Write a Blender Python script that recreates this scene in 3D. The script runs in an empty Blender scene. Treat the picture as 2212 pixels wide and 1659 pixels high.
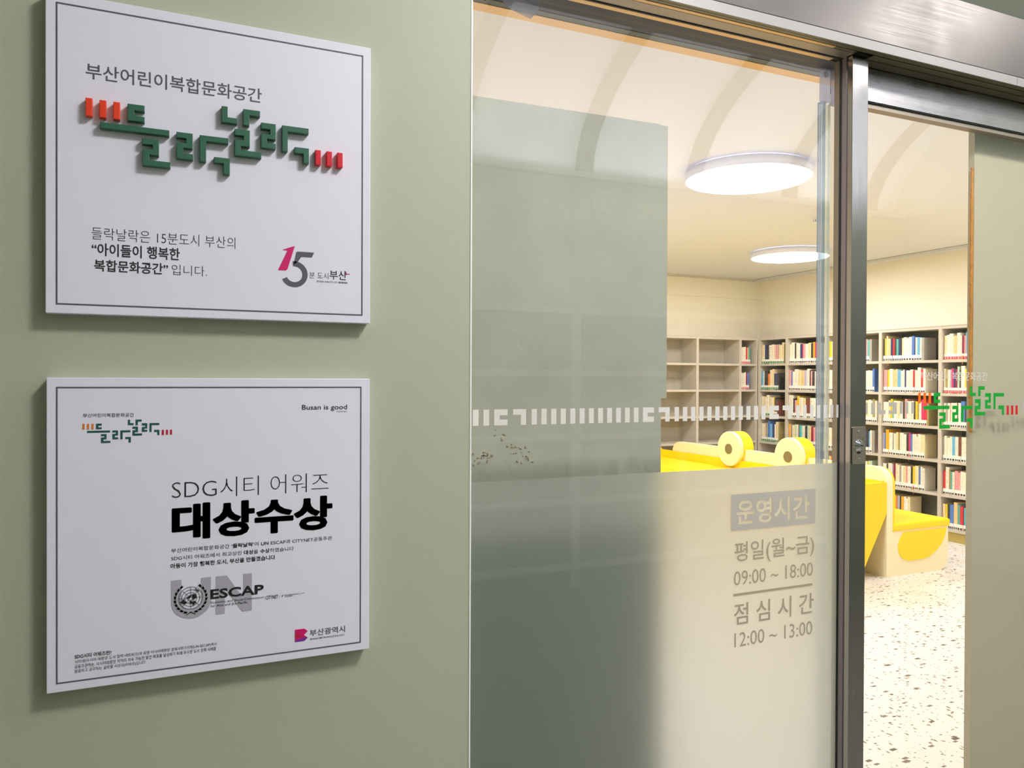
import bpy, bmesh, math, random
from math import sin, cos, pi, radians
from mathutils import Vector, Matrix
from mathutils.geometry import tessellate_polygon, delaunay_2d_cdt
random.seed(7)
S = bpy.context.scene
COL = S.collection

# ------------------------------------------------------------------ camera, world, exposure
def make_camera():
    yaw, p, r = radians(24.04456), radians(-.39476), radians(.2292)
    f = Vector((sin(yaw)*cos(p), cos(yaw)*cos(p), sin(p)))
    rt = Vector((cos(yaw), -sin(yaw), 0)); up = rt.cross(f)
    rt2 = cos(r)*rt + sin(r)*up; up2 = -sin(r)*rt + cos(r)*up
    cam = bpy.data.cameras.new('camera'); o = bpy.data.objects.new('camera', cam); COL.objects.link(o)
    m = Matrix((rt2, up2, -f)).transposed().to_4x4(); m.translation = Vector((0, -1.2, 1.45))
    o.matrix_world = m
    cam.sensor_fit = 'HORIZONTAL'; cam.sensor_width = 36; cam.lens = 36*1664.08/2212
    cam.clip_start = .02; cam.clip_end = 60
    S.camera = o
make_camera()
W = bpy.data.worlds.new('world'); S.world = W; W.use_nodes = True
W.node_tree.nodes['Background'].inputs[0].default_value = (.8, .85, .9, 1)
W.node_tree.nodes['Background'].inputs[1].default_value = .3
S.view_settings.view_transform = 'Standard'; S.view_settings.look = 'None'
S.view_settings.gamma = 1; S.view_settings.use_curve_mapping = False
S.view_settings.exposure = 0.45
cy = S.cycles
cy.max_bounces = 9; cy.diffuse_bounces = 4; cy.glossy_bounces = 4; cy.transmission_bounces = 6
cy.transparent_max_bounces = 12; cy.caustics_reflective = False; cy.caustics_refractive = False
cy.sample_clamp_indirect = 6

def area(name, loc, size, power, col, rot=(0, 0, 0), shape='DISK', size_y=None, spread=180):
    l = bpy.data.lights.new(name, 'AREA'); l.shape = shape; l.size = size
    if size_y: l.size_y = size_y
    l.energy = power; l.color = col; l.spread = radians(spread)
    o = bpy.data.objects.new(name, l); o.location = loc; o.rotation_euler = rot; COL.objects.link(o)
    return o
ROOM_LIGHTS = [(3.10, 2.37), (5.44, 4.47), (5.95, 2.05), (3.10, 4.47), (.9, 2.37), (.9, 4.47)]  # lamp by the right bookcase: added, hidden, to brighten the sofa's near face
for i, (x, y) in enumerate(ROOM_LIGHTS):
    area('ceiling_lamp_light', (x, y, 2.605), .68, 22, (.98, .975, 1.0))
DOWN = [(2.9, -1.15), (1.15, -1.25), (-1.6, -1.15)]
DOWN_P = [15, 36, .5]
DOWN_S = [.30, .46, .44]
for (x, y), p, sz in zip(DOWN, DOWN_P, DOWN_S):
    area('downlight_light', (x, y, 2.985), sz, p, (1.0, .97, .93))
# uplights that wash the vault of the corridor
area('vault_uplight', (3.5, -3.38, 2.86), 4.2, 34, (.89, .93, 1.0), rot=(radians(180-28), 0, 0), shape='RECTANGLE', size_y=.08)
area('vault_uplight', (3.4, -.13, 2.80), 4.4, 84, (.89, .93, 1.0), rot=(radians(180+54), 0, 0), shape='RECTANGLE', size_y=.08)  # added out of sight above the glass to even out the vault

# ------------------------------------------------------------------ helpers
def lin(c):
    return tuple(((v/255)/12.92 if v/255 <= .04045 else ((v/255+.055)/1.055)**2.4) for v in c)
MATS = {}
def mat(name, c, rough=.6, metal=0, spec=.5, noise=0, nscale=8, bump=0, bscale=200, coat=0, emit=0):
    m = bpy.data.materials.new(name); m.use_nodes = True; nt = m.node_tree; b = nt.nodes['Principled BSDF']
    col = lin(c) + (1,)
    b.inputs['Base Color'].default_value = col
    b.inputs['Roughness'].default_value = rough; b.inputs['Metallic'].default_value = metal
    b.inputs['Specular IOR Level'].default_value = spec
    b.inputs['Coat Weight'].default_value = coat
    if emit:
        b.inputs['Emission Color'].default_value = col; b.inputs['Emission Strength'].default_value = emit
    if noise or bump:
        tc = nt.nodes.new('ShaderNodeTexCoord')
    if noise:
        n = nt.nodes.new('ShaderNodeTexNoise'); n.inputs['Scale'].default_value = nscale; n.inputs['Detail'].default_value = 5
        nt.links.new(tc.outputs['Object'], n.inputs['Vector'])
        r = nt.nodes.new('ShaderNodeMapRange'); r.inputs['From Min'].default_value = .3; r.inputs['From Max'].default_value = .7
        r.inputs['To Min'].default_value = 1-noise; r.inputs['To Max'].default_value = 1+noise*.6
        nt.links.new(n.outputs['Fac'], r.inputs['Value'])
        mx = nt.nodes.new('ShaderNodeVectorMath'); mx.operation = 'SCALE'; mx.inputs[0].default_value = col[:3]
        nt.links.new(r.outputs['Result'], mx.inputs['Scale']); nt.links.new(mx.outputs[0], b.inputs['Base Color'])
    if bump:
        n2 = nt.nodes.new('ShaderNodeTexNoise'); n2.inputs['Scale'].default_value = bscale; n2.inputs['Detail'].default_value = 3
        nt.links.new(tc.outputs['Object'], n2.inputs['Vector'])
        bp = nt.nodes.new('ShaderNodeBump'); bp.inputs['Strength'].default_value = bump; bp.inputs['Distance'].default_value = .002
        nt.links.new(n2.outputs['Fac'], bp.inputs['Height']); nt.links.new(bp.outputs['Normal'], b.inputs['Normal'])
    MATS[name] = m
    return m

def brushed(name, c, rough, axis='x'):
    m = mat(name, c, rough, 1.0); nt = m.node_tree; b = nt.nodes['Principled BSDF']
    tc = nt.nodes.new('ShaderNodeTexCoord'); mp = nt.nodes.new('ShaderNodeMapping')
    mp.inputs['Scale'].default_value = (1.5, 260, 260) if axis == 'x' else (260, 260, 1.5)
    n = nt.nodes.new('ShaderNodeTexNoise'); n.inputs['Scale'].default_value = 3; n.inputs['Detail'].default_value = 4
    nt.links.new(tc.outputs['Object'], mp.inputs[0]); nt.links.new(mp.outputs[0], n.inputs['Vector'])
    n2 = nt.nodes.new('ShaderNodeTexNoise'); n2.inputs['Scale'].default_value = 11; n2.inputs['Detail'].default_value = 6
    nt.links.new(tc.outputs['Object'], n2.inputs['Vector'])
    ad = nt.nodes.new('ShaderNodeMath'); ad.operation = 'ADD'; nt.links.new(n.outputs['Fac'], ad.inputs[0]); nt.links.new(n2.outputs['Fac'], ad.inputs[1])
    r = nt.nodes.new('ShaderNodeMapRange'); r.inputs['From Min'].default_value = .6; r.inputs['From Max'].default_value = 1.4
    r.inputs['To Min'].default_value = rough-.07; r.inputs['To Max'].default_value = rough+.09
    nt.links.new(ad.outputs[0], r.inputs['Value']); nt.links.new(r.outputs['Result'], b.inputs['Roughness'])
    bp = nt.nodes.new('ShaderNodeBump'); bp.inputs['Strength'].default_value = .02; bp.inputs['Distance'].default_value = .0003
    nt.links.new(n.outputs['Fac'], bp.inputs['Height']); nt.links.new(bp.outputs['Normal'], b.inputs['Normal'])
    return m

def glass_mat(name, ior, tint):
    m = bpy.data.materials.new(name); m.use_nodes = True; nt = m.node_tree; nt.nodes.clear()
    o = nt.nodes.new('ShaderNodeOutputMaterial'); t = nt.nodes.new('ShaderNodeBsdfTransparent'); t.inputs[0].default_value = tint
    g = nt.nodes.new('ShaderNodeBsdfGlossy'); g.inputs['Roughness'].default_value = 0; g.inputs[0].default_value = (1, 1, 1, 1)
    fr = nt.nodes.new('ShaderNodeFresnel'); ge = nt.nodes.new('ShaderNodeNewGeometry'); mi = nt.nodes.new('ShaderNodeMapRange')   # a thin pane reflects alike from both sides
    mi.inputs['To Min'].default_value = ior; mi.inputs['To Max'].default_value = 1/ior
    nt.links.new(ge.outputs['Backfacing'], mi.inputs['Value']); nt.links.new(mi.outputs['Result'], fr.inputs['IOR'])
    mx = nt.nodes.new('ShaderNodeMixShader'); nt.links.new(fr.outputs[0], mx.inputs[0])
    nt.links.new(t.outputs[0], mx.inputs[1]); nt.links.new(g.outputs[0], mx.inputs[2]); nt.links.new(mx.outputs[0], o.inputs[0])
    MATS[name] = m; return m

def frost_mat(name):
    m = bpy.data.materials.new(name); m.use_nodes = True; nt = m.node_tree; nt.nodes.clear()
    o = nt.nodes.new('ShaderNodeOutputMaterial')
    g = nt.nodes.new('ShaderNodeBsdfGlass'); g.distribution = 'MULTI_GGX'; g.inputs['Roughness'].default_value = .62; g.inputs['IOR'].default_value = 1.3
    g.inputs['Color'].default_value = (1, 1, 1, 1)
    d = nt.nodes.new('ShaderNodeBsdfDiffuse'); d.inputs[0].default_value = lin((228, 240, 228)) + (1,)
    tl = nt.nodes.new('ShaderNodeBsdfTranslucent'); tl.inputs[0].default_value = lin((250, 248, 240)) + (1,)
    m1 = nt.nodes.new('ShaderNodeMixShader'); m1.inputs[0].default_value = .45
    nt.links.new(d.outputs[0], m1.inputs[1]); nt.links.new(tl.outputs[0], m1.inputs[2])
    mx = nt.nodes.new('ShaderNodeMixShader'); mx.inputs[0].default_value = .65
    nt.links.new(m1.outputs[0], mx.inputs[1]); nt.links.new(g.outputs[0], mx.inputs[2]); nt.links.new(mx.outputs[0], o.inputs[0])
    MATS[name] = m; return m

def mesh_obj(name, bm, mats, parent=None, smooth=False, loc=None):
    me = bpy.data.meshes.new(name); bm.normal_update(); bm.to_mesh(me); bm.free()
    if not isinstance(mats, (list, tuple)): mats = [mats]
    for m in mats: me.materials.append(MATS[m] if isinstance(m, str) else m)
    if smooth:
        for p in me.polygons: p.use_smooth = True
    o = bpy.data.objects.new(name, me); COL.objects.link(o)
    if loc: o.location = loc
    if parent: o.parent = parent
    return o

def add_box(bm, x0, x1, y0, y1, z0, z1, mi=0, bev=0):
    vs = [bm.verts.new((x, y, z)) for x in (x0, x1) for y in (y0, y1) for z in (z0, z1)]
    fs = []
    for q in ((0, 1, 3, 2), (4, 6, 7, 5), (0, 4, 5, 1), (2, 3, 7, 6), (0, 2, 6, 4), (1, 5, 7, 3)):
        f = bm.faces.new([vs[i] for i in q]); f.material_index = mi; fs.append(f)
    if bev:
        es = list({e for f in fs for e in f.edges})
        r = bmesh.ops.bevel(bm, geom=es, offset=bev, segments=2, affect='EDGES', profile=.5)
        for f in r['faces']: f.material_index = mi
    return vs

def box(name, x0, x1, y0, y1, z0, z1, m, parent=None, bev=0):
    bm = bmesh.new(); add_box(bm, x0, x1, y0, y1, z0, z1, 0, bev)
    return mesh_obj(name, bm, m, parent)

def add_prism(bm, pts, a0, a1, axis='y', mi=0):
    """polygon pts (2D) extruded along an axis. axis y: pts are (x,z); x: (y,z); z: (x,y)"""
    def P(p, a):
        return {'y': (p[0], a, p[1]), 'x': (a, p[0], p[1]), 'z': (p[0], p[1], a)}[axis]
    A = [bm.verts.new(P(p, a0)) for p in pts]; B = [bm.verts.new(P(p, a1)) for p in pts]
    n = len(pts); fs = [bm.faces.new(A), bm.faces.new(B[::-1])]
    for i in range(n):
        fs.append(bm.faces.new((A[i], B[i], B[(i+1) % n], A[(i+1) % n])))
    for f in fs: f.material_index = mi
    bmesh.ops.recalc_face_normals(bm, faces=fs)
    return fs

def prism(name, pts, a0, a1, m, parent=None, axis='y', bev=0, smooth=False):
    bm = bmesh.new(); fs = add_prism(bm, pts, a0, a1, axis)
    if bev:
        es = [e for e in bm.edges if all(f in fs[:2] for f in e.link_faces) or any(f in fs[:2] for f in e.link_faces)]
        bmesh.ops.bevel(bm, geom=es, offset=bev, segments=3, affect='EDGES', profile=.5)
    o = mesh_obj(name, bm, m, parent)
    return o

def cyl_pts(cx, cz, r, n=32, a0=0):
    return [(cx+r*cos(a0+2*pi*i/n), cz+r*sin(a0+2*pi*i/n)) for i in range(n)]

def add_tube(bm, pts, r, n=8, mi=0):
    rings = []
    for i, p in enumerate(pts):
        p = Vector(p); d = (Vector(pts[min(i+1, len(pts)-1)]) - Vector(pts[max(i-1, 0)])).normalized()
        u = d.orthogonal().normalized(); v = d.cross(u)
        rings.append([bm.verts.new(p + r*(cos(2*pi*k/n)*u + sin(2*pi*k/n)*v)) for k in range(n)])
    for a, b in zip(rings, rings[1:]):
        for k in range(n):
            f = bm.faces.new((a[k], a[(k+1) % n], b[(k+1) % n], b[k])); f.material_index = mi; f.smooth = True
    bm.faces.new(rings[0][::-1]); bm.faces.new(rings[-1])

def tag(o, label=None, cat=None, group=None, kind=None):
    if label: o['label'] = label
    if cat: o['category'] = cat
    if group: o['group'] = group
    if kind: o['kind'] = kind
    return o
def thing(name, loc, label, cat, group=None):
    o = bpy.data.objects.new(name, None); o.location = loc; COL.objects.link(o); o.empty_display_size = .05
    return tag(o, label, cat, group)
def struct(o): o['kind'] = 'structure'; return o
def into(child, root):
    """parent a mesh built in world coordinates to a root Empty"""
    child.parent = root; child.matrix_parent_inverse = Matrix.Translation(-Vector(root.location)); return child

# --------------------------------------------------- lettering
def text_verts(body, off=0.0):
    c = bpy.data.curves.new('t', 'FONT'); c.body = body; c.offset = off; c.resolution_u = 3; c.size = 1
    o = bpy.data.objects.new('t', c); COL.objects.link(o)
    dg = bpy.context.evaluated_depsgraph_get(); dg.update()
    me = bpy.data.meshes.new_from_object(o.evaluated_get(dg))
    vs = [(v.co.x, v.co.y) for v in me.vertices]; fs = [tuple(p.vertices) for p in me.polygons]
    bpy.data.objects.remove(o); bpy.data.curves.remove(c); bpy.data.meshes.remove(me)
    return vs, fs
_wc = {}
def adv(body):
    if body not in _wc:
        a = max(v[0] for v in text_verts(body + 'ㅣ')[0]); b = max(v[0] for v in text_verts('ㅣ')[0]); _wc[body] = a-b
    return _wc[body]
def text(segs, x0, x1, z0, z1, y, m, parent, name='lettering', off=0.0, fat=0):
    if isinstance(segs, str): segs = [(segs, off)]
    V, F, x = [], [], 0
    pre = ''
    for s, of in segs:
        vs, fs = text_verts(s, of); dx = adv(pre) if pre else 0
        b = len(V); V += [(a+dx, c) for a, c in vs]; F += [tuple(i+b for i in f) for f in fs]; pre += s
    if fat:
        n = len(V); V0, F0 = V, F; V, F = [], []
        for k, (dx, dz) in enumerate([(0, 0), (fat, 0), (-fat, 0), (0, fat*.8), (0, -fat*.8), (fat*.8, fat*.6), (-fat*.8, -fat*.6), (fat*.8, -fat*.6), (-fat*.8, fat*.6)]):
            V += [(a+dx, c+dz) for a, c in V0]; F += [tuple(i+k*n for i in f) for f in F0]
    ax, bx = min(v[0] for v in V), max(v[0] for v in V); az, bz = min(v[1] for v in V), max(v[1] for v in V)
    P = [(x0+(a-ax)/(bx-ax)*(x1-x0), y, z0+(c-az)/(bz-az)*(z1-z0)) for a, c in V]
    me = bpy.data.meshes.new(name); me.from_pydata(P, [], F); me.materials.append(MATS[m])
    o = bpy.data.objects.new(name, me); COL.objects.link(o)
    if parent: into(o, parent)
    return o
def flat_polys(name, polys, y, m, parent):
    bm = bmesh.new()
    for p in polys:
        vs = [bm.verts.new((a, y, c)) for a, c in p]
        for tri in tessellate_polygon([[Vector((a, c, 0)) for a, c in p]]):
            try: bm.faces.new([vs[i] for i in tri])
            except ValueError: pass
    bm.normal_update()
    for f in bm.faces:
        if f.normal.y > 0: f.normal_flip()
    o = mesh_obj(name, bm, m)
    return into(o, parent) if parent else o

# ------------------------------------------------------------------ materials
mat('green_paint', (176, 182, 160), .55, noise=.035, nscale=1.3, bump=.12, bscale=420)
mat('green_paint_shaded', (72, 77, 58), .6)  # green wall above the header, its shade put into the colour
mat('corridor_wall', (196, 200, 176), .6, noise=.03)
mat('vault_white', (238, 238, 240), .7)
mat('rib_dark', (70, 66, 58), .6)
mat('corridor_floor', (135, 132, 122), .35, noise=.05)
mat('lattice_pale', (232, 232, 222), .5)
mat('lattice_back', (150, 156, 138), .6)
mat('plaque_white', (230, 228, 244), .38, bump=.05, bscale=900)
mat('print_grey', (88, 84, 100), .5)
mat('print_black', (38, 34, 44), .5)
mat('print_heavy', (26, 22, 32), .5)
mat('print_pale', (172, 168, 182), .5)
mat('print_magenta', (206, 0, 102), .5)
mat('print_violet', (112, 40, 150), .5)
mat('print_slate', (88, 88, 98), .5)
mat('print_pine', (20, 84, 78), .5)
mat('print_orange', (218, 120, 40), .5)
mat('print_crimson', (190, 20, 58), .5)
mat('raised_green', (46, 98, 78), .45)
mat('raised_orange', (232, 62, 26), .42)
mat('raised_red', (214, 14, 42), .42)
mat('vinyl_green', (0, 160, 48), .4)
mat('vinyl_orange', (250, 110, 0), .4)
mat('vinyl_red', (214, 12, 30), .4)
mat('vinyl_frost', (222, 218, 214), .7, spec=.2)
mat('vinyl_grey', (184, 178, 170), .7, spec=.2)
mat('vinyl_taupe', (168, 158, 138), .7, spec=.2)
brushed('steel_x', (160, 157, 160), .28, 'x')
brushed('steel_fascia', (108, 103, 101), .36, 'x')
brushed('steel_z', (160, 157, 157), .20, 'z')
mat('steel_mauve', (150, 142, 146), .4, .6)
mat('steel_warm_reflection', (232, 190, 132), .38, .35)  # reflected warm glow of the room is put into the strip colour
mat('steel_lip', (150, 147, 146), .5, .6)
mat('steel_taupe', (150, 140, 128), .4, .7)
mat('steel_olive', (120, 114, 92), .45, .5)
mat('chrome', (225, 225, 228), .12, 1)
mat('gasket', (22, 24, 24), .6)
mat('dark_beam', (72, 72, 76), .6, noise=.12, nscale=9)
mat('olive_lip', (112, 112, 98), .6)
mat('raw_wood', (226, 176, 112), .6, noise=.12, nscale=30)
mat('torn_tape', (206, 136, 44), .7, noise=.25, nscale=60)
mat('plaster_board', (178, 177, 164), .55, noise=.15, nscale=4, bump=.25, bscale=60)
mat('door_board', (198, 188, 164), .6, noise=.02, nscale=2)
mat('seal_white', (245, 245, 245), .3)
def plastic(name, c, clear):
    m = bpy.data.materials.new(name); m.use_nodes = True; nt = m.node_tree; nt.nodes.clear(); col = lin(c) + (1,)
    o = nt.nodes.new('ShaderNodeOutputMaterial'); t = nt.nodes.new('ShaderNodeBsdfTransparent'); t.inputs[0].default_value = col
    tl = nt.nodes.new('ShaderNodeBsdfTranslucent'); tl.inputs[0].default_value = col
    d = nt.nodes.new('ShaderNodeBsdfPrincipled'); d.inputs['Base Color'].default_value = col; d.inputs['Roughness'].default_value = .25
    a = nt.nodes.new('ShaderNodeMixShader'); a.inputs[0].default_value = .5; b = nt.nodes.new('ShaderNodeMixShader'); b.inputs[0].default_value = clear
    nt.links.new(d.outputs[0], a.inputs[1]); nt.links.new(tl.outputs[0], a.inputs[2]); nt.links.new(a.outputs[0], b.inputs[1]); nt.links.new(t.outputs[0], b.inputs[2])
    nt.links.new(b.outputs[0], o.inputs[0]); MATS[name] = m
plastic('seal_blue', (205, 216, 228), .62); plastic('seal_pale', (246, 250, 244), .72); plastic('seal_edge', (250, 250, 252), .6); plastic('clip_plastic', (222, 224, 238), .72)
mat('cream_wall', (247, 238, 216), .7, noise=.01)
mat('room_ceiling', (226, 225, 226), .8)
mat('lamp_body', (232, 232, 248), .5, emit=.06)
mat('lamp_halo', (226, 230, 255), .5, emit=.9)
mat('fixture_white', (236, 236, 240), .5)
mat('lamp_glow', (255, 255, 255), .5, emit=3.2)
mat('shelf_board', (208, 198, 183), .55, noise=.03, nscale=20)
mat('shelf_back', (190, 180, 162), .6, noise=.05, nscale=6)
mat('shelf_back_dark', (118, 110, 96), .7, noise=.1, nscale=40)  # shade above the books is partly put into the back panel colour
mat('plinth_olive', (196, 174, 92), .6)  # reflected yellow is put into the plinth colour
mat('sofa_cream', (253, 238, 200), .5)
mat('sofa_yellow', (255, 220, 0), .42)
mat('sofa_yellow_deep', (255, 218, 0), .45)
mat('pupil_grey', (132, 118, 84), .5, noise=.35, nscale=180)
mat('page', (240, 230, 208), .8)
mat('tag_white', (250, 247, 238), .6)
mat('tag_black', (40, 38, 34), .6)
mat('tag_red', (214, 70, 84), .6)
mat('tag_green', (84, 148, 84), .6)
mat('tag_pink', (240, 110, 134), .6)
mat('ribbon_orange', (240, 160, 70), .6)
mat('ribbon_red', (240, 80, 70), .6)
glass_mat('glass_clear', 1.62, (.975, .985, .975, 1))
frost_mat('frost_film')

def book_material():
    m = bpy.data.materials.new('book_cover'); m.use_nodes = True; nt = m.node_tree; b = nt.nodes['Principled BSDF']
    b.inputs['Roughness'].default_value = .45
    oi = nt.nodes.new('ShaderNodeObjectInfo'); tc = nt.nodes.new('ShaderNodeTexCoord')
    mp = nt.nodes.new('ShaderNodeMapping'); mp.inputs['Scale'].default_value = (1, 150, 95)
    cmb = nt.nodes.new('ShaderNodeVectorMath'); cmb.operation = 'ADD'
    sc = nt.nodes.new('ShaderNodeVectorMath'); sc.operation = 'SCALE'; sc.inputs[0].default_value = (37, 91, 53)
    nt.links.new(oi.outputs['Random'], sc.inputs['Scale'])
    nt.links.new(tc.outputs['Object'], mp.inputs[0]); nt.links.new(mp.outputs[0], cmb.inputs[0]); nt.links.new(sc.outputs[0], cmb.inputs[1])
    n = nt.nodes.new('ShaderNodeTexNoise'); n.inputs['Scale'].default_value = 1.2; n.inputs['Detail'].default_value = 1
    nt.links.new(cmb.outputs[0], n.inputs['Vector'])
    sep = nt.nodes.new('ShaderNodeSeparateXYZ'); nt.links.new(tc.outputs['Generated'], sep.inputs[0])
    def cmp_(src, lo, hi):
        a = nt.nodes.new('ShaderNodeMath'); a.operation = 'COMPARE'; a.inputs[1].default_value = (lo+hi)/2; a.inputs[2].default_value = (hi-lo)/2
        nt.links.new(src, a.inputs[0]); return a
    def mul(a, c):
        k = nt.nodes.new('ShaderNodeMath'); k.operation = 'MULTIPLY'; nt.links.new(a, k.inputs[0]); nt.links.new(c, k.inputs[1]); return k
    gt = nt.nodes.new('ShaderNodeMath'); gt.operation = 'GREATER_THAN'; gt.inputs[1].default_value = .56; nt.links.new(n.outputs['Fac'], gt.inputs[0])
    q = mul(cmp_(sep.outputs['Y'], .3, .7).outputs[0], cmp_(sep.outputs['Z'], .36, .9).outputs[0])
    q = mul(q.outputs[0], cmp_(sep.outputs['X'], -.1, .03).outputs[0]); q = mul(q.outputs[0], gt.outputs[0])
    k = nt.nodes.new('ShaderNodeMath'); k.operation = 'MULTIPLY'; k.inputs[1].default_value = .5; nt.links.new(q.outputs[0], k.inputs[0])
    mx = nt.nodes.new('ShaderNodeMix'); mx.data_type = 'RGBA'
    mx.inputs['B'].default_value = (.16, .13, .10, 1)
    nt.links.new(k.outputs[0], mx.inputs['Factor']); nt.links.new(oi.outputs['Color'], mx.inputs['A'])
    nt.links.new(mx.outputs['Result'], b.inputs['Base Color']); MATS['book_cover'] = m
book_material()

def terrazzo():
    m = mat('terrazzo', (240, 235, 228), .35); nt = m.node_tree; b = nt.nodes['Principled BSDF']
    tc = nt.nodes.new('ShaderNodeTexCoord'); last = None
    col = nt.nodes.new('ShaderNodeRGB'); col.outputs[0].default_value = lin((240, 234, 228)) + (1,); last = col.outputs[0]
    for scale, thr, c, stretch, rot in ((16, .24, (120, 108, 92), (1, 2.3, 1), .5), (26, .24, (138, 126, 110), (2.1, 1, 1), 1.2), (13, .17, (98, 86, 72), (1, 2, 1), 2.3), (44, .24, (160, 148, 132), (1, 1.8, 1), .2)):
        mp = nt.nodes.new('ShaderNodeMapping'); mp.inputs['Scale'].default_value = stretch; mp.inputs['Rotation'].default_value = (0, 0, rot); mp.inputs['Location'].default_value = (rot*3, scale*.1, 0)
        nt.links.new(tc.outputs['Object'], mp.inputs[0])
        v = nt.nodes.new('ShaderNodeTexVoronoi'); v.inputs['Scale'].default_value = scale; v.distance = 'MANHATTAN'; nt.links.new(mp.outputs[0], v.inputs['Vector'])
        sp = nt.nodes.new('ShaderNodeSeparateColor'); nt.links.new(v.outputs['Color'], sp.inputs[0])
        sc = nt.nodes.new('ShaderNodeMath'); sc.operation = 'MULTIPLY'; sc.inputs[1].default_value = thr*2; nt.links.new(sp.outputs[0], sc.inputs[0])
        lt = nt.nodes.new('ShaderNodeMath'); lt.operation = 'LESS_THAN'; nt.links.new(v.outputs['Distance'], lt.inputs[0]); nt.links.new(sc.outputs[0], lt.inputs[1])
        g = nt.nodes.new('ShaderNodeMath'); g.operation = 'GREATER_THAN'; g.inputs[1].default_value = .38; nt.links.new(sp.outputs[1], g.inputs[0])
        k = nt.nodes.new('ShaderNodeMath'); k.operation = 'MULTIPLY'; nt.links.new(lt.outputs[0], k.inputs[0]); nt.links.new(g.outputs[0], k.inputs[1])
        mx = nt.nodes.new('ShaderNodeMix'); mx.data_type = 'RGBA'; mx.inputs['B'].default_value = lin(c) + (1,)
        nt.links.new(k.outputs[0], mx.inputs['Factor']); nt.links.new(last, mx.inputs['A']); last = mx.outputs['Result']
    nt.links.new(last, b.inputs['Base Color'])
terrazzo()

# ------------------------------------------------------------------ corridor shell
struct(box('wall_left', -3.0, .460, 0, .145, 0, 3.5, 'green_paint'))
struct(box('wall_front', .460, 2.66, .0, .145, 2.141, 3.5, 'green_paint_shaded'))
struct(box('wall_right', 2.66, 6.9, 0, .145, 0, 3.5, 'green_paint'))
struct(box('trim_1', .4585, .4612, -.001, .03, 0, 2.10, 'seal_white'))
struct(box('floor_1', -3.0, 5.8, -3.62, .12, -.1, 0, 'corridor_floor'))
struct(box('wall_back', -3.0, 5.92, -3.62, -3.5, 0, 3.9, 'corridor_wall'))
struct(box('wall_end_left', -3.12, -3.0, -3.62, 0, 0, 3.9, 'green_paint'))
struct(box('wall_end_right', 5.8, 5.92, -3.5, 0, 0, 3.9, 'corridor_wall'))
VY, VZ, VA, VB = -1.6, 2.864, 1.9, .95
def arc(g=0, n=40):   # half ellipse across the corridor, grown outwards by g
    return [(VY - (VA+g)*cos(pi*i/n), VZ + (VB+g)*sin(pi*i/n)) for i in range(n+1)]
o = prism('ceiling_1', arc(0) + arc(.1)[::-1], -3.1, 5.9, 'vault_white', axis='x'); struct(o)
for i in range(9):
    x = -2.02 + .935*i
    rib = prism('ceiling_rib', arc(-.06) + arc(.01)[::-1], x-.055, x+.055, 'rib_dark', axis='x'); struct(rib)
# cove fixture along the back wall
t = thing('uplight_trough', (1.4, -3.5, 2.8), 'long white cove lamp along the top of the far corridor wall, seen only in reflection', 'lamp')
bm = bmesh.new(); add_box(bm, -2.9, 5.7, -3.5, -3.30, 2.80, 2.815); add_box(bm, -2.9, 5.7, -3.312, -3.30, 2.80, 2.85)
into(mesh_obj('housing', bm, 'vault_white'), t)
t = thing('uplight_trough', (1.4, 0, 2.74), 'long white light trough added unseen high above the glass to even out the vault', 'lamp')
bm = bmesh.new(); add_box(bm, -.2, 5.7, -.20, -.0005, 2.74, 2.755); add_box(bm, -.2, 5.7, -.20, -.188, 2.755, 2.80)
into(mesh_obj('housing', bm, 'vault_white'), t)
for (x, y), wh in zip(DOWN, ('right of the door', 'in front of the glass', 'left of the plaques')):
    t = thing('downlight', (x, y, 3.0), 'round white corridor ceiling light on a stem, ' + wh + ', above the picture', 'lamp', 'corridor downlights')
    ztop = VZ + VB*math.sqrt(1 - ((y-VY)/VA)**2)
    bm = bmesh.new(); add_prism(bm, cyl_pts(x, y, .25, 32), 3.0, 3.06, 'z'); add_prism(bm, cyl_pts(x, y, .012, 8), 3.06, ztop+.02, 'z')
    into(mesh_obj('housing', bm, 'fixture_white'), t)
# pale open shelf against the far corridor wall (it mirrors in the glass)
t = thing('wall_shelf', (2.585, -3.5, 0), 'pale open grid shelf against the far corridor wall, mirrored in the glass', 'shelf')
into(box('back_panel', .76, 5.3, -3.5, -3.485, 0, 1.94, 'lattice_back'), t)
for z in (.145, .598, 1.045, 1.49, 1.925):
    into(box('shelf_board', .76, 5.3, -3.484, -3.44, z-.022, z+.022, 'lattice_pale'), t)
for x in (.79, 1.685, 2.585, 3.49, 4.385, 5.27):
    into(box('upright', x-.034, x+.034, -3.484, -3.436, 0, 1.925, 'lattice_pale'), t)

# ------------------------------------------------------------------ library room shell
struct(box('floor', -1.0, 6.82, .0, 6.4, -.1, .001, 'terrazzo'))
struct(box('ceiling', -1.1, 6.82, .12, 6.4, 2.68, 2.8, 'room_ceiling'))
struct(box('wall_room_back', -1.0, 6.7, 6.28, 6.4, 0, 2.7, 'cream_wall'))
struct(box('wall_room_right', 6.7, 6.82, .12, 6.4, 0, 2.7, 'cream_wall'))
struct(box('wall_room_left', -1.12, -1.0, .12, 6.4, 0, 2.7, 'cream_wall'))
struct(box('wall_room_front_left', -1.0, .46, .1455, .155, 0, 2.7, 'cream_wall'))
struct(box('wall_room_front_right', 2.66, 6.7, .1455, .155, 0, 2.7, 'cream_wall'))
struct(box('trim_2', 6.60, 6.70, .14, 6.28, 2.655, 2.68, 'room_ceiling'))
struct(box('trim_3', -1.0, 6.70, 6.262, 6.28, 2.44, 2.655, 'cream_wall'))
struct(box('trim_4', 6.575, 6.581, .14, 6.2, 2.6775, 2.68, 'shelf_back_dark'))

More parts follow.
